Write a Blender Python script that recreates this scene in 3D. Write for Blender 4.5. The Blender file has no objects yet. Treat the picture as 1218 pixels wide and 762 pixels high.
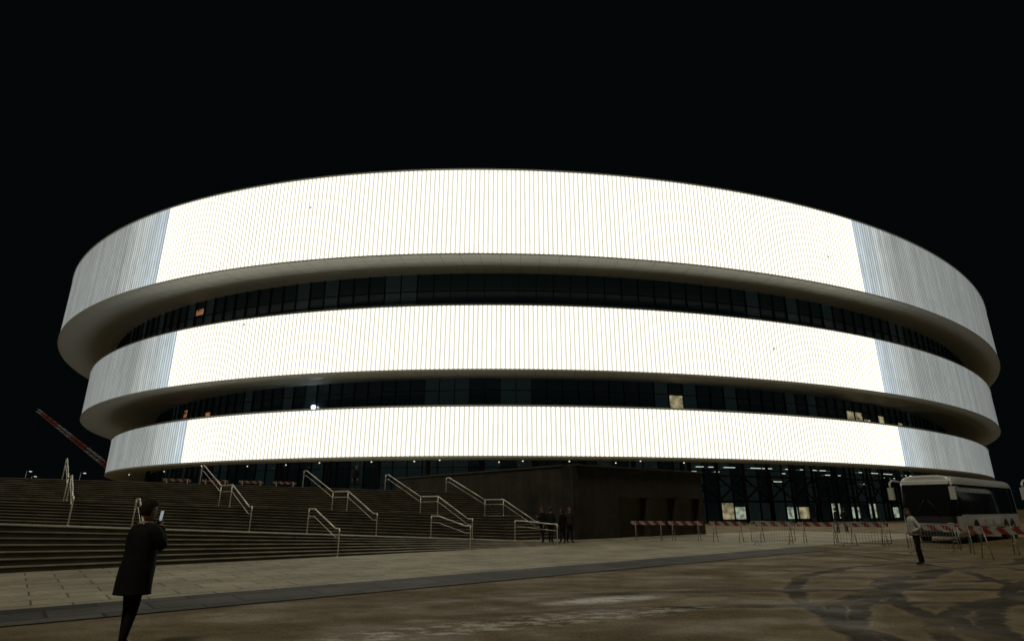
import bpy, bmesh, math, random
from mathutils import Vector, Matrix, noise
random.seed(7)
S=bpy.context.scene
COL=S.collection
S.view_settings.view_transform='Standard'
try: S.view_settings.look='None'
except: pass
S.view_settings.exposure=0

# ---------------------------------------------------------------- materials
def nosample(m):
    try: m.cycles.emission_sampling='NONE'
    except Exception: pass
    return m
def mat(name,col=(.5,.5,.5),rough=.6,metal=0.,emit=None,es=0.,noise_amt=0.,nscale=8.,bump=0.,spec=.5):
    m=bpy.data.materials.new(name); m.use_nodes=True
    nt=m.node_tree; b=nt.nodes['Principled BSDF']
    b.inputs['Base Color'].default_value=(*col,1); b.inputs['Roughness'].default_value=rough
    b.inputs['Metallic'].default_value=metal
    b.inputs['Specular IOR Level'].default_value=spec
    if emit: 
        b.inputs['Emission Color'].default_value=(*emit,1); b.inputs['Emission Strength'].default_value=es
        nosample(m)
    if noise_amt>0 or bump>0:
        tc=nt.nodes.new('ShaderNodeTexCoord'); n=nt.nodes.new('ShaderNodeTexNoise')
        n.inputs['Scale'].default_value=nscale; n.inputs['Detail'].default_value=5
        nt.links.new(tc.outputs['Object'],n.inputs['Vector'])
        if noise_amt>0:
            r=nt.nodes.new('ShaderNodeMapRange'); r.inputs[1].default_value=.3; r.inputs[2].default_value=.7
            r.inputs[3].default_value=1-noise_amt; r.inputs[4].default_value=1+noise_amt
            nt.links.new(n.outputs['Fac'],r.inputs[0])
            mx=nt.nodes.new('ShaderNodeVectorMath'); mx.operation='SCALE'; mx.inputs[0].default_value=col
            nt.links.new(r.outputs[0],mx.inputs['Scale']); nt.links.new(mx.outputs[0],b.inputs['Base Color'])
        if bump>0:
            bp=nt.nodes.new('ShaderNodeBump'); bp.inputs['Strength'].default_value=bump; bp.inputs['Distance'].default_value=.02
            nt.links.new(n.outputs['Fac'],bp.inputs['Height']); nt.links.new(bp.outputs[0],b.inputs['Normal'])
    return m

class NT:
    def __init__(s,m): s.nt=m.node_tree
    def n(s,t,**k):
        x=s.nt.nodes.new(t)
        for a,b in k.items(): setattr(x,a,b)
        return x
    def l(s,a,b): s.nt.links.new(a,b)
    def math(s,op,a,b=None,c=None):
        x=s.n('ShaderNodeMath',operation=op)
        for i,v in enumerate((a,b,c)):
            if v is None: continue
            if isinstance(v,(int,float)): x.inputs[i].default_value=v
            else: s.l(v,x.inputs[i])
        return x.outputs[0]
    def rng(s,v,a,b,c,d,smooth=False):
        x=s.n('ShaderNodeMapRange'); 
        if smooth: x.interpolation_type='SMOOTHSTEP'
        s.l(v,x.inputs[0])
        for i,q in enumerate((a,b,c,d)): x.inputs[i+1].default_value=q
        return x.outputs[0]
    def mix(s,f,a,b):
        x=s.n('ShaderNodeMix',data_type='RGBA')
        for i,v in ((0,f),(6,a),(7,b)):
            if isinstance(v,(int,float)): x.inputs[i].default_value=v if i==0 else (v,v,v,1)
            elif isinstance(v,tuple): x.inputs[i].default_value=(*v,1)
            else: s.l(v,x.inputs[i])
        return x.outputs[2]
    def noise(s,vec,scale,detail=4,rough=.5):
        x=s.n('ShaderNodeTexNoise'); x.inputs['Scale'].default_value=scale
        x.inputs['Detail'].default_value=detail; x.inputs['Roughness'].default_value=rough
        s.l(vec,x.inputs['Vector']); return x.outputs['Fac']

# ---------------------------------------------------------------- mesh helpers
def obj(name,bm,mats,parent=None,smooth=False):
    me=bpy.data.meshes.new(name); bm.to_mesh(me); bm.free()
    for m in (mats if isinstance(mats,(list,tuple)) else [mats]): me.materials.append(m)
    o=bpy.data.objects.new(name,me); COL.objects.link(o)
    if parent: o.parent=parent
    if smooth:
        for p in me.polygons: p.use_smooth=True
    return o
def empty(name,loc=(0,0,0),rz=0.):
    e=bpy.data.objects.new(name,None); e.location=loc; e.rotation_euler=(0,0,rz); e.empty_display_size=.3
    COL.objects.link(e); return e
def box(bm,c,d,mi=0,M=None):
    vs=[]
    for z in (-1,1):
        for x,y in ((-1,-1),(1,-1),(1,1),(-1,1)):
            p=Vector((c[0]+x*d[0]/2,c[1]+y*d[1]/2,c[2]+z*d[2]/2))
            vs.append(bm.verts.new(M@p if M else p))
    for f in ((3,2,1,0),(4,5,6,7),(0,1,5,4),(1,2,6,5),(2,3,7,6),(3,0,4,7)):
        fc=bm.faces.new([vs[i] for i in f]); fc.material_index=mi
    return vs
def tube(bm,p1,p2,r,n=8,mi=0,r2=None):
    p1=Vector(p1);p2=Vector(p2);d=p2-p1
    if d.length<1e-6: return
    q=d.to_track_quat('Z','Y'); r2=r if r2 is None else r2
    a=[];b=[]
    for i in range(n):
        t=2*math.pi*i/n; o=Vector((math.cos(t),math.sin(t),0))
        a.append(bm.verts.new(p1+q@(o*r))); b.append(bm.verts.new(p2+q@(o*r2)))
    for i in range(n):
        f=bm.faces.new((a[i],a[(i+1)%n],b[(i+1)%n],b[i])); f.material_index=mi; f.smooth=True
    f=bm.faces.new(a[::-1]); f.material_index=mi
    f=bm.faces.new(b); f.material_index=mi
def pathtube(bm,pts,r,n=8,mi=0):
    for a,b in zip(pts[:-1],pts[1:]): tube(bm,a,b,r,n,mi)
def quad(bm,ps,mi=0):
    f=bm.faces.new([bm.verts.new(Vector(p)) for p in ps]); f.material_index=mi; return f

PH=math.radians(39.); CP,SP=math.cos(PH),math.sin(PH)
def W(s,t,z=0.): return Vector((s*CP-t*SP, s*SP+t*CP, z))
PLZ=Matrix.Rotation(PH,4,'Z')

# ================================================================= ARENA
RG=[(18.184,202.101,1.052,143.994,115.955),(22.09,212.653,1.125,150.374,115.668),(24.945,205.903,1.118,143.91,106.376)]
def E(off,th,z=0.,r=0):
    cx,cy,rot,a,b=RG[r]; a-=off; b-=off
    x,y=a*math.cos(th),b*math.sin(th)
    return Vector((cx+x*math.cos(rot)-y*math.sin(rot),cy+x*math.sin(rot)+y*math.cos(rot),z))
NS=480
def th_at(off,q,r=0):
    best=None
    for i in range(3600):
        th=2*math.pi*i/3600; p=E(off,th,0,r)
        if abs(p.x/p.y-q)<.004:
            if best is None or p.y<best[0]-2 or (abs(p.y-best[0])<2 and abs(p.x/p.y-q)<best[2]): best=(p.y,th,abs(p.x/p.y-q))
    return best[1]
arena=empty('arena_building',(0,0,0))
PITCH=.56
def led_material(name,sL,sR,total,gain):
    m=bpy.data.materials.new(name); m.use_nodes=True; T=NT(m); b=m.node_tree.nodes['Principled BSDF']
    uv=T.n('ShaderNodeUVMap'); uv.uv_map='UVMap'
    sx=T.n('ShaderNodeSeparateXYZ'); T.l(uv.outputs[0],sx.inputs[0]); u=sx.outputs[0]; v=sx.outputs[1]
    col_i=T.math('FLOOR',T.math('DIVIDE',u,PITCH))
    fr=T.math('FRACT',T.math('DIVIDE',u,PITCH))
    tri=T.math('ABSOLUTE',T.math('SUBTRACT',fr,.5))
    line=T.rng(tri,.12,.46,1.,0.,True)
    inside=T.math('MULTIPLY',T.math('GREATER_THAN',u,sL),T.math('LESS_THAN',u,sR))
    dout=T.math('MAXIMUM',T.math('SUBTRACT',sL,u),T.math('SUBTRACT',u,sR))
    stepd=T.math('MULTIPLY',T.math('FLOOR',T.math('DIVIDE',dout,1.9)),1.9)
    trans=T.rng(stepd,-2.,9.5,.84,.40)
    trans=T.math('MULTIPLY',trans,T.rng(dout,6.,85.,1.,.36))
    cx=T.n('ShaderNodeCombineXYZ'); T.l(col_i,cx.inputs[0]); T.l(T.math('FLOOR',T.math('DIVIDE',v,1.2)),cx.inputs[1])
    wn=T.n('ShaderNodeTexWhiteNoise',noise_dimensions='2D'); T.l(cx.outputs[0],wn.inputs['Vector'])
    var=T.rng(wn.outputs['Value'],0,1,.93,1.05)
    w1=T.n('ShaderNodeTexWhiteNoise',noise_dimensions='1D'); T.l(col_i,w1.inputs['W'])
    cs=T.n('ShaderNodeCombineXYZ'); T.l(T.math('MULTIPLY',u,.35),cs.inputs[0]); T.l(T.math('MULTIPLY',v,.05),cs.inputs[1])
    sn=T.noise(cs.outputs[0],1.,4,.6)
    streak=T.math('MULTIPLY',T.rng(w1.outputs['Value'],0,1,.88,1.06),T.rng(sn,.3,.7,.84,1.12))
    trans=T.math('MULTIPLY',trans,streak)
    vo=T.n('ShaderNodeTexVoronoi'); vo.inputs['Scale'].default_value=.16; T.l(uv.outputs[0],vo.inputs['Vector'])
    spot=T.rng(vo.outputs['Distance'],.025,.04,.3,1.)
    e_in=T.math('MULTIPLY',T.rng(line,0,1,.66,gain),T.math('MULTIPLY',spot,var))
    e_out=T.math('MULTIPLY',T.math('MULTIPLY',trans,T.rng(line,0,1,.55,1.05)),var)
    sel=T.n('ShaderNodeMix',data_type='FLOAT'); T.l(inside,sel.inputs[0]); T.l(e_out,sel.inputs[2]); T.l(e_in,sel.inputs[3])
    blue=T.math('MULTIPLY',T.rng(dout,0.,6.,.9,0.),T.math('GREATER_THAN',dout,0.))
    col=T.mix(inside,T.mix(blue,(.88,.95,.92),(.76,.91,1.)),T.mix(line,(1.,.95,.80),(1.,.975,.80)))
    T.l(col,b.inputs['Emission Color']); T.l(sel.outputs[0],b.inputs['Emission Strength'])
    b.inputs['Base Color'].default_value=(.12,.12,.12,1); b.inputs['Roughness'].default_value=.5
    return m
m_soff=mat('soffit_white_metal',(.62,.64,.62),.42,0.)
T=NT(m_soff); bs=m_soff.node_tree.nodes['Principled BSDF']
uv=T.n('ShaderNodeUVMap'); uv.uv_map='UVMap'; sx=T.n('ShaderNodeSeparateXYZ'); T.l(uv.outputs[0],sx.inputs[0])
fr=T.math('FRACT',T.math('DIVIDE',sx.outputs[0],2.4)); jl=T.math('LESS_THAN',fr,.025)
T.l(T.mix(jl,(.82,.85,.83),(.45,.45,.45)),bs.inputs['Base Color'])
m_deck=mat('roof_membrane',(.12,.12,.12),.8,noise_amt=.2,nscale=.3)
m_lip=mat('aluminium_lip',(.8,.82,.8),.4,.1)

def ring(name,r,zt,zb,sofin,qL,qR,gain,deck_in):
    thf=th_at(0,0.,r); base=(thf-math.pi)%(2*math.pi)
    ths=[base+2*math.pi*i/NS for i in range(NS+1)]
    Lc=[0.]
    for i in range(NS): Lc.append(Lc[-1]+(E(0,ths[i+1],0,r)-E(0,ths[i],0,r)).length)
    def sOf(thv):
        k=((thv-base)%(2*math.pi))/(2*math.pi)*NS; i=min(int(k),NS-1); return Lc[i]+(Lc[i+1]-Lc[i])*(k-i)
    a,b2=sorted((sOf(th_at(0,qL,r)),sOf(th_at(0,qR,r))))
    m=led_material(name+'_led',a,b2,Lc[-1],gain)
    bm=bmesh.new(); uvl=bm.loops.layers.uv.new('UVMap')
    def strip(o1,z1,o2,z2,mi):
        va=[bm.verts.new(E(o1,t,z1,r)) for t in ths[:-1]]; vb=[bm.verts.new(E(o2,t,z2,r)) for t in ths[:-1]]
        for i in range(NS):
            j=(i+1)%NS
            f=bm.faces.new((va[i],va[j],vb[j],vb[i])); f.material_index=mi; f.smooth=True
            hh=abs(z1-z2)+abs(o1-o2)
            for lp,(uu,vv) in zip(f.loops,((Lc[i],0),(Lc[i+1],0),(Lc[i+1],hh),(Lc[i],hh))): lp[uvl].uv=(uu,vv)
    strip(0,zb,0,zt,0)
    obj(name+'_led_band',bm,[m],arena)
    bm=bmesh.new(); uvl=bm.loops.layers.uv.new('UVMap')
    strip(-.10,zb-.22,-.10,zb-.02,1); strip(-.10,zb-.02,.02,zb-.02,1)
    strip(-.10,zt+.02,-.10,zt+.22,1); strip(-.10,zt+.22,.6,zt+.22,1); strip(-.10,zt+.02,.02,zt+.02,1)
    prof=[(-.10,-.22),(.5,-.34),(1.6,-.36),(3.4,-.22),(5.2,.05),(sofin,.25),(sofin+8.,.3)]
    for (o1,z1),(o2,z2) in zip(prof[:-1],prof[1:]): strip(o1,zb+z1,o2,zb+z2,0)
    strip(.6,zt+.22,.6,zt-.3,2); strip(.6,zt-.3,deck_in,zt-.3,2)
    obj(name+'_soffit',bm,[m_soff,m_lip,m_deck],arena)
GAIN=1.75
ring('upper_ring',0,42.,30.72,7.,-.648,.640,GAIN,60.)
ring('middle_ring',1,25.36,17.46,7.,-.593,.640,GAIN,12.)
ring('lower_ring',2,13.0,7.43,7.,-.548,.650,GAIN,12.)

m_glass=mat('dark_curtain_glass',(.008,.016,.02),.12,emit=(.2,.6,.7),es=.003)  # faint emission stands in for glow from inside
m_glass2=mat('dim_curtain_glass',(.012,.022,.025),.15,emit=(.4,.75,.75),es=.008)
m_lit=mat('lit_window_warm',(.1,.1,.08),.3,emit=(1.,.88,.5),es=.22,)
m_litw=mat('lit_window_green_white',(.1,.1,.08),.3,emit=(.85,1.,.75),es=.28)
m_or=mat('orange_glow_pane',(.1,.05,.03),.3,emit=(1.,.42,.22),es=.22)  # orange reflection in the glass, put in as emissive panes
# uneven interior glow for the lit panes, and for the painted orange reflection
for mm_,es_ in ((m_lit,.26),(m_litw,.3),(m_or,.26)):
    T=NT(mm_); g=T.n('ShaderNodeNewGeometry'); nn=T.noise(g.outputs['Position'],1.1,3,.6)
    T.l(T.rng(nn,.35,.62,es_*.2,es_*1.4),mm_.node_tree.nodes['Principled BSDF'].inputs['Emission Strength'])
m_mull=mat('mullion_dark',(.018,.02,.022),.5,.3)
m_steel=mat('steel_brace_grey',(.03,.033,.033),.5,.3)
m_spot=mat('lamp_glow_white',(.8,.8,.8),.3,emit=(.8,.95,1.),es=14.)
m_warmspot=mat('downlight_glow',(.8,.8,.8),.3,emit=(1.,.9,.75),es=1.2)

def glasswall(name,r,off,z0,z1,nb,transoms,lit,mull_d=.18,dim=.18,rnd=1):
    R=random.Random(rnd); bm=bmesh.new(); bm2=bmesh.new()
    litb={}; cy=RG[r][1]
    for q,mi,(a,b),w in lit:
        th=th_at(off,q,r); k=int((th%(2*math.pi))/(2*math.pi)*nb); 
        for d in range(w): litb[(k+d)%nb]=(mi,a,b)
    for i in range(nb):
        t0=2*math.pi*i/nb;t1=2*math.pi*(i+1)/nb
        p0,p1=E(off,t0,0,r),E(off,t1,0,r)
        if (p0.y>cy+40): 
            quad(bm,[(p0.x,p0.y,z0),(p1.x,p1.y,z0),(p1.x,p1.y,z1),(p0.x,p0.y,z1)],0); continue
        mi=1 if R.random()<dim else 0
        if i in litb:
            m_,a,b=litb[i]; cuts=[(z0,a,mi),(a,b,m_),(b,z1,mi)]
        else: cuts=[(z0,z1,mi)]
        for a,b,mm in cuts:
            if b-a>.01: quad(bm,[(p0.x,p0.y,a),(p1.x,p1.y,a),(p1.x,p1.y,b),(p0.x,p0.y,b)],mm)
        o0=E(off-mull_d,t0,0,r)
        d=(p1-p0).normalized(); ang=math.atan2(d.y,d.x)
        M=Matrix.Translation((p0+o0)/2)@Matrix.Rotation(ang,4,'Z')
        box(bm2,(0,0,(z0+z1)/2),(.08,mull_d+.1,z1-z0),0,M)
        mid=(E(off-.06,t0,0,r)+E(off-.06,t1,0,r))/2
        M=Matrix.Translation(mid)@Matrix.Rotation(ang,4,'Z')
        for z in transoms: box(bm2,(0,0,z),((p1-p0).length-.1,.12,.09),0,M)
    obj(name+'_glass',bm,[m_glass,m_glass2,m_lit,m_or,m_litw],arena)
    obj(name+'_mullions',bm2,[m_mull],arena)
glasswall('upper_gallery',1,3.4,25.07,31.1,330,[27.2,28.6],[(-.562,3,(28.9,29.8),1)],rnd=3)
glasswall('middle_gallery',2,6.6,12.7,17.85,330,[14.2,16.2],[(-.556,3,(15.5,16.6),1),(-.51,3,(14.9,15.5),1),(.286,2,(14.2,16.1),1),(.575,2,(14.3,16.1),2),(.605,2,(14.3,15.2),1),(.628,2,(14.2,16.1),1),(.655,2,(14.2,15.6),1),(-.548,3,(14.3,14.8),1)],rnd=5)
lits=[]
R=random.Random(11)
for k in range(26):
    q=.335+k*.0115
    lits.append((q,R.choice([4,2,1,0,1,4]),(0.4,R.choice([1.9,2.4])),1))
glasswall('lobby',2,7.,0.,7.75,330,[2.55,4.6,6.6],lits,dim=.45,rnd=9)
bm=bmesh.new(); bl=bmesh.new()
ths0=th_at(4.,.30,2); ths1=th_at(4.,.70,2)
lo,hi=min(ths0,ths1),max(ths0,ths1)
n=13
for i in range(n):
    a=E(5.4,lo+(hi-lo)*i/n,0,2); b=E(5.4,lo+(hi-lo)*(i+1)/n,0,2)
    up=Vector((0,0,1))
    tube(bm,a,a+up*7.7,.2,10)
    tube(bm,a+up*2.7,b+up*5.6,.13,6); tube(bm,a+up*5.6,b+up*2.7,.13,6)
    tube(bm,a+up*5.7,b+up*5.7,.14,6); tube(bm,a+up*2.6,b+up*2.6,.14,6)
R=random.Random(4)
for i in range(60):
    th=lo+(hi-lo)*(i+.5)/60
    if R.random()<.55:
        p=E(6.7,th,R.choice([6.3,6.9,6.9,5.2]),2); d=(E(6.7,th+.001,0,2)-E(6.7,th,0,2)).normalized()
        M=Matrix.Translation(p)@Matrix.Rotation(math.atan2(d.y,d.x),4,'Z')
        box(bl,(0,0,0),(R.uniform(.5,1.3),.06,.07),0,M)
for q in (-.6,-.5,-.38,-.30,-.22,-.14,-.05,.04,.12,.2,.28):
    p=E(4.2,th_at(4.2,q,2),0,2); tube(bm,p+Vector((0,0,2.7)),p+Vector((0,0,7.6)),.28,14)
obj('lobby_steel_bracing',bm,[m_steel],arena)
obj('lobby_ceiling_lights',bl,[mat('lobby_strip_light',(.8,.8,.8),.4,emit=(.85,1.,.8),es=.9)],arena)
bm=bmesh.new(); R=random.Random(8)
for i in range(15):
    q=-.62+i*.065+R.uniform(-.025,.025)
    o=R.choice([1.4,3.,4.7]); p=E(o,th_at(o,q,2),0,2); 
    tube(bm,p+Vector((0,0,7.0)),p+Vector((0,0,7.1)),.08,8)
obj('soffit_downlights',bm,[m_warmspot],arena)
bm=bmesh.new()
p=E(6.2,th_at(6.2,-.338,2),0,2); bmesh.ops.create_uvsphere(bm,u_segments=10,v_segments=8,radius=.28,matrix=Matrix.Translation((p.x,p.y,14.6)))
obj('gallery_work_lamp',bm,[m_spot],arena)

# ================================================================= GROUND
m=bpy.data.materials.new('muddy_asphalt'); m.use_nodes=True; T=NT(m); b=m.node_tree.nodes['Principled BSDF']
g=T.n('ShaderNodeNewGeometry'); pos=g.outputs['Position']
sp=T.n('ShaderNodeSeparateXYZ'); T.l(pos,sp.inputs[0])
mp=T.n('ShaderNodeMapping'); T.l(pos,mp.inputs['Vector']); mp.inputs['Rotation'].default_value=(0,0,-PH); mp.inputs['Scale'].default_value=(.6,1.1,1)
mpv=mp.outputs[0]
n1=T.noise(pos,.35,5,.6); n2=T.noise(pos,2.4,6,.7); n3=T.noise(pos,22.,3,.7); n4=T.noise(mpv,.8,5,.62); n5=T.noise(mpv,3.2,5,.7)
c=T.mix(T.rng(n1,.38,.62,0,1),(.155,.112,.050),(.235,.175,.085))
c=T.mix(T.rng(n4,.44,.60,0,.5),c,(.10,.075,.038))
c=T.mix(T.rng(n5,.52,.68,0,.5),c,(.31,.245,.135))
c=T.mix(T.rng(n2,.44,.62,0,.5),c,(.085,.064,.034))
wob=T.math('ADD',T.math('MULTIPLY',T.math('SUBTRACT',n1,.5),1.2),T.math('MULTIPLY',T.math('SUBTRACT',n2,.5),.16))
trk=None; rdg=None
for (x,y,r) in ((14,6,8.),(14,6,9.9),(17,9,10.2),(17,9,12.),(-6,22,19.),(-6,22,20.9),(30,-5,27.),(30,-5,28.9),(16,2,12.2),(10,-30,42.),(10,-30,43.9),(26,14,11.5)):
    dx=T.math('SUBTRACT',sp.outputs[0],x); dy=T.math('SUBTRACT',sp.outputs[1],y)
    d=T.math('SQRT',T.math('ADD',T.math('MULTIPLY',dx,dx),T.math('MULTIPLY',dy,dy)))
    d=T.math('ABSOLUTE',T.math('ADD',T.math('SUBTRACT',d,r),wob))
    k=T.rng(d,.12,.24,1,0,True); k2=T.rng(d,.24,.45,1,0,True)
    trk=k if trk is None else T.math('MAXIMUM',trk,k)
    rdg=k2 if rdg is None else T.math('MAXIMUM',rdg,k2)
tmask=T.math('MULTIPLY',T.rng(T.noise(pos,.7,3),.34,.50,.3,1.),T.rng(sp.outputs[0],-3.,3.,.15,1.))
rdg=T.math('MULTIPLY',T.math('MULTIPLY',rdg,tmask),.45); trk=T.math('MULTIPLY',trk,tmask)
c=T.mix(rdg,c,(.27,.21,.12)); c=T.mix(T.math('MULTIPLY',trk,.9),c,(.026,.021,.014))
def patch(loc,sc,lo_,hi_):
    mm=T.n('ShaderNodeMapping'); mm.vector_type='TEXTURE'; T.l(pos,mm.inputs['Vector']); mm.inputs['Location'].default_value=(*loc,0); mm.inputs['Rotation'].default_value=(0,0,PH-.25); mm.inputs['Scale'].default_value=(*sc,1)
    ln=T.n('ShaderNodeVectorMath',operation='LENGTH'); T.l(mm.outputs[0],ln.inputs[0])
    return T.math('MULTIPLY',T.rng(ln.outputs['Value'],.3,1.,1,0,True),T.rng(T.noise(mpv,3.6,6,.75),lo_,hi_,0,1))
c=T.mix(patch((1.75,12.3),(1.8,.5),.36,.5),c,(.72,.72,.68))
c=T.mix(patch((.6,10.2),(4.4,.7),.47,.6),c,(.55,.53,.46))
c=T.mix(patch((-1.2,9.2),(2.6,.5),.48,.6),c,(.50,.48,.40))
gr=T.rng(n3,.3,.7,.6,1.4); vm=T.n('ShaderNodeVectorMath',operation='SCALE'); T.l(c,vm.inputs[0]); T.l(gr,vm.inputs['Scale'])
T.l(vm.outputs[0],b.inputs['Base Color'])
T.l(T.rng(n4,.4,.6,.55,.92),b.inputs['Roughness'])
b.inputs['Specular IOR Level'].default_value=.25
bp=T.n('ShaderNodeBump'); bp.inputs['Strength'].default_value=.6; bp.inputs['Distance'].default_value=.04
T.l(T.math('ADD',T.math('ADD',n3,T.math('MULTIPLY',n2,2.)),T.math('MULTIPLY',trk,-1.5)),bp.inputs['Height']); T.l(bp.outputs[0],b.inputs['Normal'])
bm=bmesh.new(); quad(bm,[(-1500,-600,0),(1500,-600,0),(1500,2400,0),(-1500,2400,0)])
obj('ground',bm,m)

def paver(name,c1,c2,cm,w,h,rot=PH,mort=.012,stain=.5):
    m=bpy.data.materials.new(name); m.use_nodes=True; T=NT(m); b=m.node_tree.nodes['Principled BSDF']
    g=T.n('ShaderNodeNewGeometry'); mp=T.n('ShaderNodeMapping'); T.l(g.outputs['Position'],mp.inputs['Vector']); mp.inputs['Rotation'].default_value=(0,0,-rot)
    br=T.n('ShaderNodeTexBrick'); T.l(mp.outputs[0],br.inputs['Vector'])
    br.inputs['Scale'].default_value=1; br.inputs['Brick Width'].default_value=w; br.inputs['Row Height'].default_value=h
    br.inputs['Mortar Size'].default_value=mort; br.inputs['Color1'].default_value=(*c1,1); br.inputs['Color2'].default_value=(*c2,1); br.inputs['Mortar'].default_value=(*cm,1)
    br.inputs['Bias'].default_value=0
    n=T.noise(g.outputs['Position'],.5,6,.65); n2=T.noise(g.outputs['Position'],9,4,.65)
    k=T.math('MULTIPLY',T.rng(n,.35,.65,1-stain,1.15),T.rng(n2,.3,.7,.78,1.2))
    vm=T.n('ShaderNodeVectorMath',operation='SCALE'); T.l(br.outputs['Color'],vm.inputs[0]); T.l(k,vm.inputs['Scale'])
    T.l(vm.outputs[0],b.inputs['Base Color']); b.inputs['Roughness'].default_value=.75; b.inputs['Specular IOR Level'].default_value=.3
    bp=T.n('ShaderNodeBump'); bp.inputs['Strength'].default_value=.4; bp.inputs['Distance'].default_value=.01; T.l(T.math('ADD',br.outputs['Fac'],T.math('MULTIPLY',n2,-.6)),bp.inputs['Height']); T.l(bp.outputs[0],b.inputs['Normal'])
    return m
m_pave=paver('plaza_slabs',(.45,.41,.31),(.37,.335,.25),(.12,.11,.08),1.2,.8,mort=.018,stain=.35)
m_strip=paver('dark_border_slabs',(.030,.030,.029),(.12,.115,.10),(.012,.012,.011),1.5,.9,mort=.03)
m_step=mat('stair_granite_shaded',(.085,.073,.052),.8,noise_amt=.35,nscale=2.,bump=.2)  # risers: granite darkened, their shade is in the colour
m_land=paver('landing_slabs',(.46,.43,.35),(.39,.36,.29),(.12,.11,.09),1.2,.6)
m_wall=paver('dark_stone_cladding',(.055,.050,.042),(.07,.064,.053),(.02,.02,.02),1.2,.6)
bm=bmesh.new()
quad(bm,[W(-30,14.0,.012),W(48,14.0,.012),W(48,22.0,.012),W(-30,22.0,.012)])
quad(bm,[W(19.5,22.0,.012),W(48,22.0,.012),W(48,25.2,.012),W(19.5,25.2,.012)])
obj('plaza_pavement',bm,m_pave)
bm=bmesh.new(); quad(bm,[W(-30,12.15,.016),W(27,12.15,.016),W(27,14.0,.016),W(-30,14.0,.016)])
obj('pavement_border_strip',bm,m_strip)

# ================================================================= STAIRS
def zL(s): return max(.02,1.2-.0533*max(s,-1.))
def zM(s): 
    a=zL(s); return a+(zT(s)-a)*.45
def zT(s): return 3.0-.01*max(0,min(s,25))
ss=[-16,-8,-1,4,9,14,19,21.,22.2,24.7]
bm=bmesh.new()
def row(t,zf): return [bm.verts.new(W(s,t,zf(s))) for s in ss]
def link(a,b,mi):
    for i in range(len(ss)-1):
        f=bm.faces.new((a[i],a[i+1],b[i+1],b[i])); f.material_index=mi
def flight(t0,zf0,zf1,n,dep,top=3):
    for j in range(n):
        f=lambda s,j=j: zf0(s)+(zf1(s)-zf0(s))*(j+1)/n
        p=lambda s,j=j: zf0(s)+(zf1(s)-zf0(s))*j/n
        lip=lambda s,j=j: zf0(s)+(zf1(s)-zf0(s))*(j+1)/n-.028
        t=t0+j*dep
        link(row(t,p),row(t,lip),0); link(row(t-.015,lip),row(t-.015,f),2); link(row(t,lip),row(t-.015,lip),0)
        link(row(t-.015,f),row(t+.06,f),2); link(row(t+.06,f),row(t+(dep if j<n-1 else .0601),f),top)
z0=lambda s:0.
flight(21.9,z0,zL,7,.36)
tA=21.9+6*.36+.06
link(row(tA,zL),row(26.5,zL),1)
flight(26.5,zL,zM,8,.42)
tB=26.5+7*.42+.06
link(row(tB,zM),row(31.6,zM),1)
flight(31.6,zM,zT,11,.40)
tC=31.6+10*.40+.06
link(row(tC,zT),row(36.5,zT),1)
obj('plaza_stairs',bm,[m_step,m_land,mat('step_edge_lit',(.42,.38,.29),.6,noise_amt=.4,nscale=1.5),mat('step_tread_lit',(.20,.175,.125),.75,noise_amt=.35,nscale=1.5)])  # paler edges and treads: light falling on the steps put into colour

bm=bmesh.new()
def prism(bm,pts,z0_,z1_,mi=0,topmi=None):
    a=[bm.verts.new(Vector((p.x,p.y,z0_))) for p in pts]; b_=[bm.verts.new(Vector((p.x,p.y,z1_))) for p in pts]
    n=len(pts)
    for i in range(n):
        f=bm.faces.new((a[i],a[(i+1)%n],b_[(i+1)%n],b_[i])); f.material_index=mi
    f=bm.faces.new(b_); f.material_index=mi if topmi is None else topmi
prism(bm,[W(-60,36.45),W(24.6,36.45),W(24.6,70),W(-60,110)],-.1,2.74)
prism(bm,[W(25.1,25.6),W(37.3,25.6),W(37.3,62),W(25.1,72)],-.1,2.742)
obj('entrance_terrace',bm,[m_pave])
bm=bmesh.new()
prism(bm,[W(24.72,25.0),W(25.1,25.0),W(25.1,46),W(24.72,46)],-.1,4.06)
prism(bm,[W(25.1,25.0),W(28.6,25.0),W(28.6,25.5),W(25.1,25.5)],-.1,4.06)
box(bm,(33.,25.3,3.2),(8.78,.6,1.72),0,PLZ)
box(bm,(37.2,25.3,1.15),(.4,.59,2.35),0,PLZ)
box(bm,(31.5,25.3,1.15),(.35,.55,2.35),0,PLZ); box(bm,(34.4,25.3,1.15),(.35,.55,2.35),0,PLZ)
box(bm,(31.2,25.25,4.1),(12.5,.9,.08),1,PLZ)
box(bm,(24.9,35.75,4.1),(.5,20.,.08),1,PLZ)
obj('retaining_wall',bm,[m_wall,mat('wall_coping',(.09,.085,.07),.6,noise_amt=.2,nscale=2)])

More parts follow.
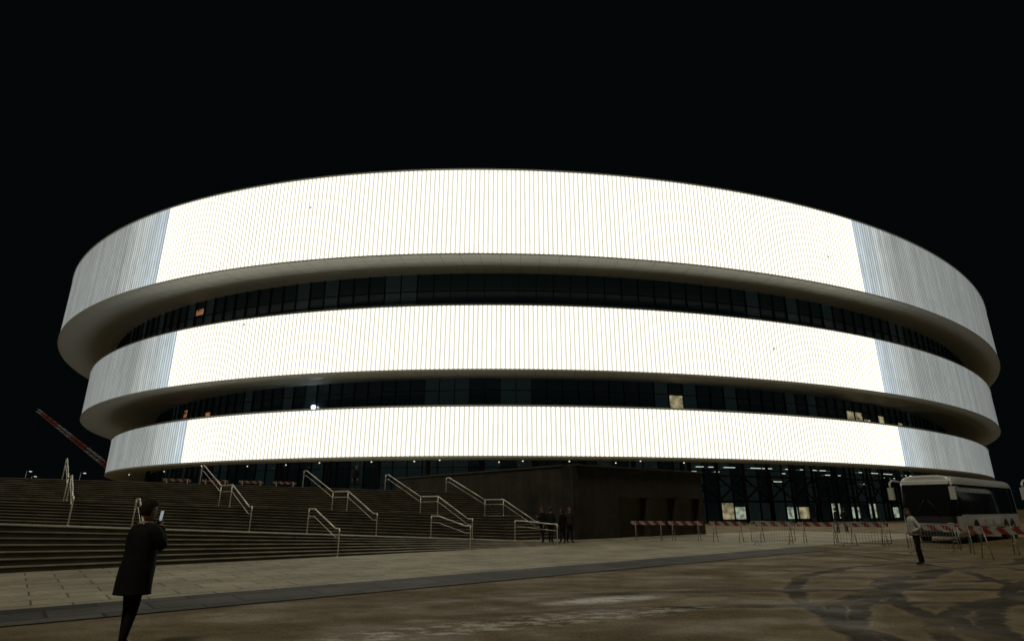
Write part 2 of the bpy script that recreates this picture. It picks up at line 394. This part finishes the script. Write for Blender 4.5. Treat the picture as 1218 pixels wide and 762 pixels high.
# ================================================================= HANDRAILS
m_rail=mat('brushed_stainless',(.85,.82,.74),.42,.55)
def handrail(pts,posts,drop=.95):
    e=empty('stair_handrail',W(pts[0][0],pts[0][1],pts[0][2]))
    o=e.location.copy()
    bm=bmesh.new()
    top=[W(s,t,z+.95)-o for s,t,z in pts]
    start=[top[0]-Vector((0,0,.28)),top[0]]
    pathtube(bm,start+top[1:]+[top[-1]-Vector((0,0,.28))],.028,8)
    for p in top:
        bmesh.ops.create_uvsphere(bm,u_segments=8,v_segments=6,radius=.029,matrix=Matrix.Translation(p))
    obj('top_rail',bm,[m_rail],e,True)
    bm=bmesh.new(); low=[p-Vector((0,0,.28)) for p in top]; pathtube(bm,low,.012,8); obj('lower_rail',bm,[m_rail],e,True)
    bm=bmesh.new()
    for i in posts:
        p=top[i]; zb=W(*pts[i])-o
        tube(bm,zb-Vector((0,0,.05)),p,.022,8)
        tube(bm,zb+Vector((0,0,.0)),zb+Vector((0,0,.012)),.06,10)
    obj('posts',bm,[m_rail],e,True)
for s in (1.6,7.6,13.2,18.6,23.3):
    handrail([(s,26.2,zL(s)),(s,26.6,zL(s)),(s,29.6,zM(s)),(s,31.5,zM(s)),(s,35.7,zT(s)),(s,36.1,zT(s))],[0,2,3,5])
for s in (3.3,9.4,15.2,20.2):
    k=zL(s)
    handrail([(s,21.55,0.012),(s,21.9,.012),(s,24.1,k),(s,24.7,k)],[0,3])
handrail([(27.2,37.5,2.74),(27.2,41.,2.74)],[0,1])

# ================================================================= BARRIERS
def stripes(name):
    m=bpy.data.materials.new(name); m.use_nodes=True; T=NT(m); b=m.node_tree.nodes['Principled BSDF']
    tc=T.n('ShaderNodeTexCoord'); sx=T.n('ShaderNodeSeparateXYZ'); T.l(tc.outputs['Object'],sx.inputs[0])
    v=T.math('FRACT',T.math('DIVIDE',T.math('ADD',sx.outputs[0],sx.outputs[2]),.5))
    f=T.math('GREATER_THAN',v,.5)
    n=T.noise(tc.outputs['Object'],9,5,.6)
    c=T.mix(f,(.40,.40,.37),(.25,.03,.02)); c=T.mix(T.rng(n,.5,.8,0,.5),c,(.12,.10,.08))
    T.l(c,b.inputs['Base Color']); b.inputs['Roughness'].default_value=.55
    return m
m_str=stripes('red_white_reflective'); m_leg=mat('galvanised_leg',(.38,.38,.36),.5,.6,noise_amt=.15)
def plank_barrier(x,y,a,L=1.9,z=0.):
    e=empty('striped_road_barrier',(x,y,z),a)
    bm=bmesh.new(); box(bm,(0,0,.92),(L,.025,.2)); o=obj('plank',bm,[m_str],e)
    bm=bmesh.new()
    for sx_ in (-L*.36,L*.36):
        for d in (-.33,.33):
            tube(bm,(sx_,d,0.012),(sx_+0.,.02 if d>0 else -.025,1.03),.018,6)
        tube(bm,(sx_,-.2,.4),(sx_,.2,.4),.012,6)
    obj('legs',bm,[m_leg],e)
def crowd_barrier(x,y,a,L=2.2):
    e=empty('crowd_control_barrier',(x,y,0),a); bm=bmesh.new()
    pathtube(bm,[(-L/2,0,.2),(-L/2,0,1.0),(-L/2+.1,0,1.08),(L/2-.1,0,1.08),(L/2,0,1.0),(L/2,0,.2),(-L/2,0,.2)],.018,6)
    for i in range(1,17): tube(bm,(-L/2+L*i/17,0,.2),(-L/2+L*i/17,0,1.08),.006,5)
    for s_ in (-L/2+.25,L/2-.25):
        pathtube(bm,[(s_,-.3,.015),(s_,0,.2),(s_,.3,.015)],.014,6)
    obj('frame',bm,[m_leg],e)
x0,y0,x1,y1=6.6,35.0,18.2,29.6
n=6
for i in range(n):
    k=(i+.5)/n; plank_barrier(x0+(x1-x0)*k+random.uniform(-.15,.15),y0+(y1-y0)*k+random.uniform(-.25,.25),math.atan2(y1-y0,x1-x0)+random.uniform(-.3,.3))
for (x,y,a) in ((17.3,25.6,-.25),(18.5,24.2,-.45),(17.0,21.6,-.15),(17.2,19.6,-.3)):
    plank_barrier(x,y,a)
for (x,y,a) in ((12.6,30.2,.1),(15.9,28.3,-.2),(16.4,24.4,.1)):
    crowd_barrier(x,y,a)
for i in range(4):
    p=W(9.+i*2.6,50,0); plank_barrier(p.x,p.y,PH,z=2.74)

# ================================================================= COACH
m_bus=mat('coach_white_paint',(.75,.76,.75),.28,noise_amt=.04,nscale=1.5); m_bus.node_tree.nodes['Principled BSDF'].inputs['Coat Weight'].default_value=.4
m_bglass=mat('coach_tinted_glass',(.012,.014,.016),.05)
m_rub=mat('tyre_rubber',(.02,.02,.02),.85,noise_amt=.2,nscale=20)
m_hub=mat('wheel_hub_metal',(.45,.45,.45),.35,.8)
m_blk=mat('black_plastic',(.02,.02,.022),.45)
m_head=mat('headlamp_glass',(.6,.62,.65),.08,.3)
m_lowf=mat('coach_dark_front_trim',(.05,.05,.055),.35)
def coach(loc,heading,L=12.,Hh=3.35,Wd=2.55):
    e=empty('coach_bus',loc,heading)   # +x = forward, front at x=0
    bm=bmesh.new()
    zs=[.32,.55,.95,1.30,1.38,2.2,2.80,2.88,3.05,3.2,3.3,3.35]
    ys=[.93,1.,1.,1.,.995,.975,.955,.95,.92,.85,.68,.4]
    half=[(y*Wd/2,z*Hh/3.35) for y,z in zip(ys,zs)]
    P=[(-y,z) for y,z in half]+[(y,z) for y,z in half[::-1]]
    xs=[0,.10,.32,.6,1.3,2.75,2.79,4.4,4.44,6.0,6.04,7.6,7.64,9.2,9.24,10.6,10.7,11.6,11.9,12.]
    xs=[x*L/12 for x in xs]
    rows_=[]
    for k,x in enumerate(xs):
        r=[]
        for (y,z) in P:
            zz=z; yy=y; xx=-x
            if k<4:
                f=(.6-x)/.6
                yy=y*(1-.10*f*f); 
                rake=max(0,(z-1.3))**1.5*.13*(1-x/.6)
                xx=-x-rake*1.0
                if k<2 : xx-=.10*(abs(y)/(Wd/2))**2*f
                zz=z-(.10*f if z>3.1 else 0)
                if z>3.1: xx-=.12*f
            if k>=18: f=(x-11.6)/.4; yy=y*(1-.04*f); 
            r.append(bm.verts.new((xx,yy,zz)))
        rows_.append(r)
    nP=len(P)
    for k in range(len(xs)-1):
        for j in range(nP-1):
            f=bm.faces.new((rows_[k][j],rows_[k][j+1],rows_[k+1][j+1],rows_[k+1][j]))
            jj=min(j,nP-2-j); mi=0
            mid=(half[jj][1]+half[min(jj+1,len(half)-1)][1])/2
            if 1.38<mid<2.85 and .3<xs[k]<11.2: mi=1 if (xs[k+1]-xs[k]>.2) else 2
            if k<3 and 1.32<mid<2.9: mi=1
            f.material_index=mi; f.smooth= True
        f=bm.faces.new((rows_[k][0],rows_[k+1][0],rows_[k+1][-1],rows_[k][-1])); f.material_index=2
    def cap(r,front):
        nh=len(half)
        for j in range(nh-1):
            q=(r[j],r[j+1],r[nP-2-j],r[nP-1-j])
            f=bm.faces.new(q); mid=(half[j][1]+half[j+1][1])/2
            f.material_index=1 if (1.3 if front else 1.6)<mid<2.95 else (3 if front and .9<mid<1.3 else 0)
    cap(rows_[0],True); cap(rows_[-1],False)
    bmesh.ops.recalc_face_normals(bm,faces=bm.faces)
    o=obj('body',bm,[m_bus,m_bglass,m_blk,m_lowf],e)
    bw=bmesh.new()
    for x in (-2.75,-8.5,-9.9):
        for s_ in (-1,1):
            y=s_*Wd/2
            tube(bw,(x,y*.995,.52),(x,y*1.004,.52),.62,28,2)
            tube(bw,(x,y-s_*.28,.5),(x,y+s_*.012,.5),.5,28,0)
            tube(bw,(x,y+s_*.0,.5),(x,y+s_*.03,.5),.29,20,1)
            tube(bw,(x,y+s_*.02,.5),(x,y+s_*.07,.5),.11,12,1)
    obj('wheels',bw,[m_rub,m_hub,m_blk],e)
    bd=bmesh.new()
    for s_ in (-1,1):
        pathtube(bd,[(-.35,s_*1.1,3.02),(.25,s_*1.32,3.1),(.48,s_*1.38,2.95),(.5,s_*1.38,2.75)],.045,8,0)
        M=Matrix.Translation((.48,s_*1.38,2.42))@Matrix.Rotation(.1*s_,4,'Z')
        vs=box(bd,(0,0,0),(.16,.26,.62),0,M)
        tube(bd,(-.02,s_*.55,1.38),(.02,s_*.1,2.1),.015,6,1)
    obj('mirrors_and_wipers',bd,[m_bus,m_blk],e)
    bd=bmesh.new()
    for s_ in (-1,1):
        bmesh.ops.create_uvsphere(bd,u_segments=14,v_segments=8,radius=1,matrix=Matrix.Translation((-.1,s_*.88,.86))@Matrix.Diagonal((.13,.24,.14,1)))
    obj('headlamps',bd,[m_head],e,True)
    bd=bmesh.new(); box(bd,(.0,0,.46),(.14,2.1,.2)); box(bd,(.02,0,.82),(.06,1.0,.1)); 
    for x in (-4.4,-6.04,-7.6): box(bd,(x,0,.8),(.012,2.568,.7))
    obj('bumper_and_grille',bd,[m_blk],e)
    return e
hd=math.atan2(-.63,-.77)
coach(Vector((21.45,31.9,0)),hd)
coach(Vector((28.2,31.5,0)),hd)

# ================================================================= PEOPLE
m_skin=mat('skin',(.45,.28,.2),.55,noise_amt=.06)
m_eye=mat('eye_dark',(.03,.02,.02),.2)
m_lips=mat('lips',(.3,.12,.1),.5)
m_hair=mat('dark_hair',(.02,.014,.01),.6,noise_amt=.3,nscale=60)
m_shoe=mat('black_shoe',(.015,.015,.015),.45)
m_phone=mat('phone_body',(.02,.02,.02),.2)
m_screen=mat('phone_screen_lit',(.1,.1,.1),.2,emit=(.85,.92,1.),es=.3)
def cloth(name,c): return mat(name,c,.85,noise_amt=.3,nscale=9,bump=.5,spec=.2)
m_black=cloth('black_cloth',(.010,.010,.011)); m_navy=cloth('navy_cloth',(.016,.018,.025)); m_jean=cloth('dark_jeans',(.02,.022,.028))
m_white=cloth('pale_grey_jacket',(.55,.55,.52)); m_brown=cloth('brown_wool',(.025,.017,.013)); m_grey=cloth('grey_jacket',(.04,.04,.04))
def skin_mesh(verts,edges,radii,levels=2):
    me=bpy.data.meshes.new('tmp'); me.from_pydata([tuple(v) for v in verts],edges,[])
    o=bpy.data.objects.new('tmp',me); COL.objects.link(o)
    md=o.modifiers.new('s','SKIN'); md.use_smooth_shade=True
    for i,r in enumerate(radii):
        sv=me.skin_vertices[0].data[i]; sv.radius=r if isinstance(r,tuple) else (r,r); sv.use_root=(i==0)
    sb=o.modifiers.new('u','SUBSURF'); sb.levels=levels; sb.render_levels=levels
    dg=bpy.context.evaluated_depsgraph_get(); dg.update()
    m2=bpy.data.meshes.new_from_object(o.evaluated_get(dg))
    bpy.data.objects.remove(o); return m2
def hand(e,name,wrist,elbow,side,palm_n,curl=.35):
    d=(wrist-elbow).normalized(); n=(palm_n-d*palm_n.dot(d)).normalized(); x=n.cross(d)*side
    V=[wrist-d*.02,wrist+d*.05,]; Ed=[(0,1)]; Rr=[(.027,.02),(.034,.016)]
    for k,(off,ln) in enumerate(((.028,.072),(.010,.080),(-.009,.075),(-.027,.058))):
        b0=wrist+d*.09+x*off
        i=len(V); V.append(b0); Rr.append(.0105)
        a=curl; p1=b0+(d*math.cos(a)+n*math.sin(a))*ln*.45
        p2=p1+(d*math.cos(2*a)+n*math.sin(2*a))*ln*.32; p3=p2+(d*math.cos(2.8*a)+n*math.sin(2.8*a))*ln*.25
        V+= [p1,p2,p3]; Rr+=[.009,.0085,.007]; Ed+=[(1,i),(i,i+1),(i+1,i+2),(i+2,i+3)]
    i=len(V); V+=[wrist+d*.035+x*.035+n*.01,wrist+d*.065+x*.055+n*.022,wrist+d*.09+x*.058+n*.035]; Rr+=[.012,.010,.008]; Ed+=[(0,i),(i,i+1),(i+1,i+2)]
    me=skin_mesh(V,Ed,Rr,1); me.materials.append(m_skin)
    o=bpy.data.objects.new(name,me); COL.objects.link(o); o.parent=e
    for p in me.polygons: p.use_smooth=True
def person(loc,yaw,H=1.72,arms='down',lean=0.,top=m_black,legs=m_jean,hem=.86,hat=None,head_yaw=0.,head_pitch=0.,stance=.10,stride=.05,phone=False,longhair=False,wide=1.,sleeve=1.,flare=.10):
    e=empty('person',loc,yaw-math.pi/2); e.scale=(H/1.75,)*3
    def L(v):
        v=Vector(v); 
        if v.z>.9: v.y+=lean*(v.z-.9)
        return v
    sx_=.175*wide
    if arms=='down': El=[L((-.245,-.02,1.14)),L((.245,-.03,1.14))]; Wr=[L((-.25,.06,.89)),L((.25,.05,.89))]
    elif arms=='photo': El=[L((-.29,.10,1.19)),L((.29,.11,1.19))]; Wr=[L((-.07,.155,1.44)),L((.08,.16,1.46))]
    elif arms=='phone': El=[L((-.24,-.02,1.14)),L((.23,.02,1.13))]; Wr=[L((-.24,.08,.90)),L((.06,.26,1.22))]
    elif arms=='pocket': El=[L((-.28,-.06,1.15)),L((.28,-.06,1.15))]; Wr=[L((-.2,.07,.96)),L((.2,.07,.96))]
    elif arms=='behind': El=[L((-.28,-.10,1.15)),L((.27,-.06,1.15))]; Wr=[L((-.17,.12,1.02)),L((.18,.12,1.02))]
    V=[L((0,0,.97)),L((0,0,1.12)),L((0,0,1.31)),L((0,-.01,1.45)),L((0,.0,1.53)),
       L((-sx_,0,1.415)),El[0],Wr[0],L((sx_,0,1.415)),El[1],Wr[1],
       Vector((-.09,0,.9)),Vector((-stance,stride,.49)),Vector((-stance,stride*.8,.10)),Vector((-stance-.03,stride*.8+.15,.045)),
       Vector((.09,0,.9)),Vector((stance,-stride+.03,.49)),Vector((stance,-stride-.05,.10)),Vector((stance+.03,-stride+.10,.045))]
    Ed=[(0,1),(1,2),(2,3),(3,4),(3,5),(5,6),(6,7),(3,8),(8,9),(9,10),(0,11),(11,12),(12,13),(13,14),(0,15),(15,16),(16,17),(17,18)]
    k=sleeve
    Rr=[(.155,.12),(.14,.11),(.165,.12),(.075,.07),(.052,.052),(.075*k,.075*k),(.056*k,.056*k),(.038*k,.038*k),(.075*k,.075*k),(.056*k,.056*k),(.038*k,.038*k),
        (.095,.1),(.066,.068),(.046,.05),(.042,.04),(.095,.1),(.066,.068),(.046,.05),(.042,.04)]
    me=skin_mesh(V,Ed,Rr,2)
    for m_ in (top,legs,m_shoe,m_skin): me.materials.append(m_)
    for p in me.polygons:
        c=p.center; p.use_smooth=True
        p.material_index=2 if c.z<.11 else (1 if (c.z<.93 and abs(c.x)<.22) else 0)
        if c.z>1.49 and abs(c.x)<.075: p.material_index=3
    o=bpy.data.objects.new('body',me); COL.objects.link(o); o.parent=e
    bm=bmesh.new(); lv=[(1.50,.085,.075),(1.465,.13,.095),(1.42,.195,.12),(1.32,.212,.142),(1.18,.198,.14),(1.05,.20,.148),(.95,.215,.16)]
    z=.95
    while z-.09>hem: z-=.09; k=(.95-z); lv.append((z,.215+k*flare,.16+k*flare))
    lv.append((hem,.220+(.95-hem)*flare,.166+(.95-hem)*flare)); lv.append((hem+.002,.20,.15))
    prev=None
    for (z,rx,ry) in lv:
        r=[]
        for i in range(28):
            a=2*math.pi*i/28; w=1+.035*math.sin(a*5+z*9)+.03*noise.noise(Vector((math.cos(a)*3,math.sin(a)*3,z*7)))
            if z>1.4: w=1
            r.append(bm.verts.new(L((rx*wide*w*math.cos(a),ry*wide*w*math.sin(a)-.0,z))))
        if prev:
            for i in range(28):
                f=bm.faces.new((prev[i],r[i],r[(i+1)%28],prev[(i+1)%28])); f.smooth=True
        prev=r
    obj('jacket',bm,[top],e)
    he=bpy.data.objects.new('head_pivot',None); COL.objects.link(he); he.parent=e; he.location=L((0,.015,1.545)); he.rotation_euler=(head_pitch,0,head_yaw)
    bm=bmesh.new(); bmesh.ops.create_uvsphere(bm,u_segments=24,v_segments=18,radius=1)
    for v in bm.verts:
        x,y,z=v.co; f=1.-.28*max(0,-z)**1.3
        yy=y*.098*(1-.12*max(0,-z)); 
        if y>0 and z<-.3: yy+=.012*(-z)
        if y>.8: yy-=.006
        v.co=Vector((x*.076*f,yy,z*.118+.11))
    ns=bmesh.ops.create_cone(bm,segments=8,radius1=.017,radius2=.006,depth=.045,matrix=Matrix.Translation((0,.1,.095))@Matrix.Rotation(math.radians(-28),4,'X'))
    for s_ in (-1,1):
        bmesh.ops.create_uvsphere(bm,u_segments=8,v_segments=6,radius=1,matrix=Matrix.Translation((s_*.076,-.005,.10))@Matrix.Diagonal((.010,.02,.032,1)))
    nf=len(bm.faces)
    for s_ in (-1,1):
        bmesh.ops.create_uvsphere(bm,u_segments=8,v_segments=6,radius=1,matrix=Matrix.Translation((s_*.03,.088,.118))@Matrix.Diagonal((.013,.008,.007,1)))
    bm.faces.ensure_lookup_table()
    for f in bm.faces[nf:]: f.material_index=1
    nf=len(bm.faces)
    bmesh.ops.create_uvsphere(bm,u_segments=8,v_segments=6,radius=1,matrix=Matrix.Translation((0,.094,.052))@Matrix.Diagonal((.024,.008,.006,1)))
    bm.faces.ensure_lookup_table()
    for f in bm.faces[nf:]: f.material_index=2
    obj('head',bm,[m_skin,m_eye,m_lips],he,True)
    bm=bmesh.new(); bmesh.ops.create_uvsphere(bm,u_segments=24,v_segments=18,radius=1)
    kill=[]
    for v in bm.verts:
        x,y,z=v.co
        lim=.25 if y>.2 else (-.1 if y>-.2 else -.75)
        if hat: lim=max(lim,.12) if y>-.2 else -.6
        if z<lim-(.9 if longhair and y<.2 else 0): kill.append(v)
        k=1.07+.03*noise.noise(v.co*4)
        if hat: k=1.24
        zz=z*.118*k+.112+(.012 if hat else 0)
        if longhair and z<0: zz=z*.22+.11
        v.co=Vector((x*.078*k,y*.1*k-.004,zz))
    bmesh.ops.delete(bm,geom=kill,context='VERTS')
    obj('hat' if hat else 'hair',bm,[hat or m_hair],he,True)
    pn=[Vector((1,0,0)),Vector((-1,0,0))]
    if arms in('photo',): pn=[Vector((.6,.2,0)),Vector((-.6,.2,0))]
    if arms=='phone': pn=[Vector((1,0,0)),Vector((0,0,1))]
    if arms!='pocket':
        hand(e,'left_hand',Wr[0],El[0],1,pn[0],.35 if arms!='photo' else .55)
        hand(e,'right_hand',Wr[1],El[1],-1,pn[1],.35 if arms=='down' else .55)
    if phone:
        bm=bmesh.new()
        if arms=='photo': M=Matrix.Translation(L((.01,.185,1.585)))@Matrix.Rotation(-.1,4,'X'); dim=(.075,.010,.15)
        else: M=Matrix.Translation(Wr[1]+Vector((-.03,.06,.07)))@Matrix.Rotation(-.7,4,'X'); dim=(.075,.010,.155)
        box(bm,(0,0,0),dim,0,M)
        box(bm,(0,-.0065,0),(dim[0]-.01,.002,dim[2]-.01),1,M)
        obj('phone',bm,[m_phone,m_screen],e)
    return e
UP=math.pi/2
person((-4.72,8.0,0),UP-.50,1.72,'photo',lean=.03,top=m_black,legs=m_black,hem=.66,hat=m_brown,phone=True,stance=.075,stride=.03,wide=1.15,sleeve=1.3,flare=.02)
person((12.65,19.6,0),math.radians(165),1.66,'behind',lean=.10,top=m_white,legs=m_black,hem=.93,head_pitch=-.35,stance=.10,stride=.06)
person((1.55,31.6,.0),UP+2.2,1.76,'phone',top=m_black,phone=True,head_pitch=-.3)
person((2.0,32.2,.0),UP-.5,1.72,'pocket',top=m_navy)
person((2.55,31.6,.0),UP+.9,1.66,'down',top=m_black,longhair=True,hem=.75)
person((2.95,31.9,.0),UP-2.5,1.74,'pocket',top=m_grey)
p=W(19.,38.,0); person((p.x-1.5,p.y,2.74),UP+2.6,1.74,'down',top=m_black)
person((23.5,45.,0),UP+1.,1.72,'down',top=m_navy); person((25.2,47.,0),UP-1.,1.72,'pocket',top=m_black)

# ================================================================= CRANE and site background
m_red=mat('crane_red_glow',(.3,.06,.045),.5,emit=(1,.2,.15),es=.008); m_cw=mat('crane_white',(.4,.4,.38),.5)  # red paint with a faint glow added, boom and carrier
e=empty('mobile_crane',(-80.,150.,0),0)
bm=bmesh.new(); a=Vector((-9.,0,4.2)); b_=Vector((-41.,0,25.6))
d=(b_-a); dn=d.normalized(); up=Vector((dn.z,0,-dn.x)).normalized(); n=22
for i in range(n):
    mi=0 if (i//3)%2==0 else 1
    w0=1.2*(1-.5*i/n); w1=1.2*(1-.5*(i+1)/n); p=a+d*i/n; q=a+d*(i+1)/n
    c0=[p+up*w0/2*s1+Vector((0,w0/2*s2,0)) for s1,s2 in ((1,1),(1,-1),(-1,-1),(-1,1))]
    c1=[q+up*w1/2*s1+Vector((0,w1/2*s2,0)) for s1,s2 in ((1,1),(1,-1),(-1,-1),(-1,1))]
    for k in range(4):
        tube(bm,c0[k],c1[k],.06,5,mi); tube(bm,c0[k],c1[(k+1)%4],.035,4,mi); tube(bm,c0[k],c0[(k+1)%4],.035,4,mi)
obj('boom',bm,[m_red,m_cw],e)
bm=bmesh.new(); box(bm,(-2,0,1.4),(12,2.8,1.),0); box(bm,(-5,0,3.),(5,2.6,2.2),0); box(bm,(3,.2,2.6),(2,2.4,1.6),1)
for x in (-6.5,-5,1,2.5): tube(bm,(x,-1.5,.65),(x,1.5,.65),.65,16,2)
tube(bm,(-9,0,4.),(-6,0,3.5),.3,8,0); pathtube(bm,[b_,b_+Vector((-.3,0,-8))],.03,4,2)
obj('carrier',bm,[m_red,m_bglass,m_rub],e)
bm=bmesh.new(); R=random.Random(21)
for k in range(14):
    x=-190+k*15; box(bm,(x,190+R.uniform(-8,8),R.uniform(2,4)),(R.uniform(9,15),12,R.uniform(5,9)))
obj('site_hoarding_and_cabins',bm,[mat('hoarding_grey',(.04,.045,.05),.8)])
for (x,y,h) in ((-120.,152.,9.5),(-112.,140.,10.),(-98.,138.,9.5)):
    e=empty('site_light_pole',(x,y,0)); bm=bmesh.new(); tube(bm,(0,0,0),(0,0,h),.09,8,r2=.06); tube(bm,(0,0,h-.05),(.9,0,h),.05,6); obj('pole',bm,[m_leg],e)
    bm=bmesh.new(); box(bm,(.9,-.05,h-.12),(.45,.25,.1)); obj('lamp_head',bm,[mat('site_lamp_glow',(.8,.8,.8),.4,emit=(.9,1.,.85),es=1.2)],e)

# ================================================================= WORLD, SUN, CAMERA
w=bpy.data.worlds.new('World'); S.world=w; w.use_nodes=True; nt=w.node_tree
bg=nt.nodes['Background']; sk=nt.nodes.new('ShaderNodeTexSky'); sk.sky_type='NISHITA'; sk.sun_disc=False
sk.sun_elevation=math.radians(-9); sk.sun_rotation=math.radians(200)
ad=nt.nodes.new('ShaderNodeMix'); ad.data_type='RGBA'; ad.blend_type='ADD'; ad.inputs[0].default_value=1
nt.links.new(sk.outputs[0],ad.inputs[6]); ad.inputs[7].default_value=(.014,.024,.029,1)
nt.links.new(ad.outputs[2],bg.inputs['Color']); bg.inputs['Strength'].default_value=.08
sd=bpy.data.lights.new('fill_sun','SUN'); sd.energy=.68; sd.angle=math.radians(12); sd.color=(1,.91,.70)  # added warm fill for the foreground, standing in for unseen site lights
so=bpy.data.objects.new('fill_sun',sd); COL.objects.link(so); so.rotation_euler=(math.radians(28),0,math.radians(-25))
cd=bpy.data.cameras.new('camera'); cam=bpy.data.objects.new('camera',cd); COL.objects.link(cam)
cd.sensor_width=36; cd.lens=700/1218*36; cd.clip_end=5000; cd.clip_start=.05
cam.location=(0,0,1.65); cam.rotation_euler=(math.radians(90)+math.atan(224/700),0,0)
S.camera=cam
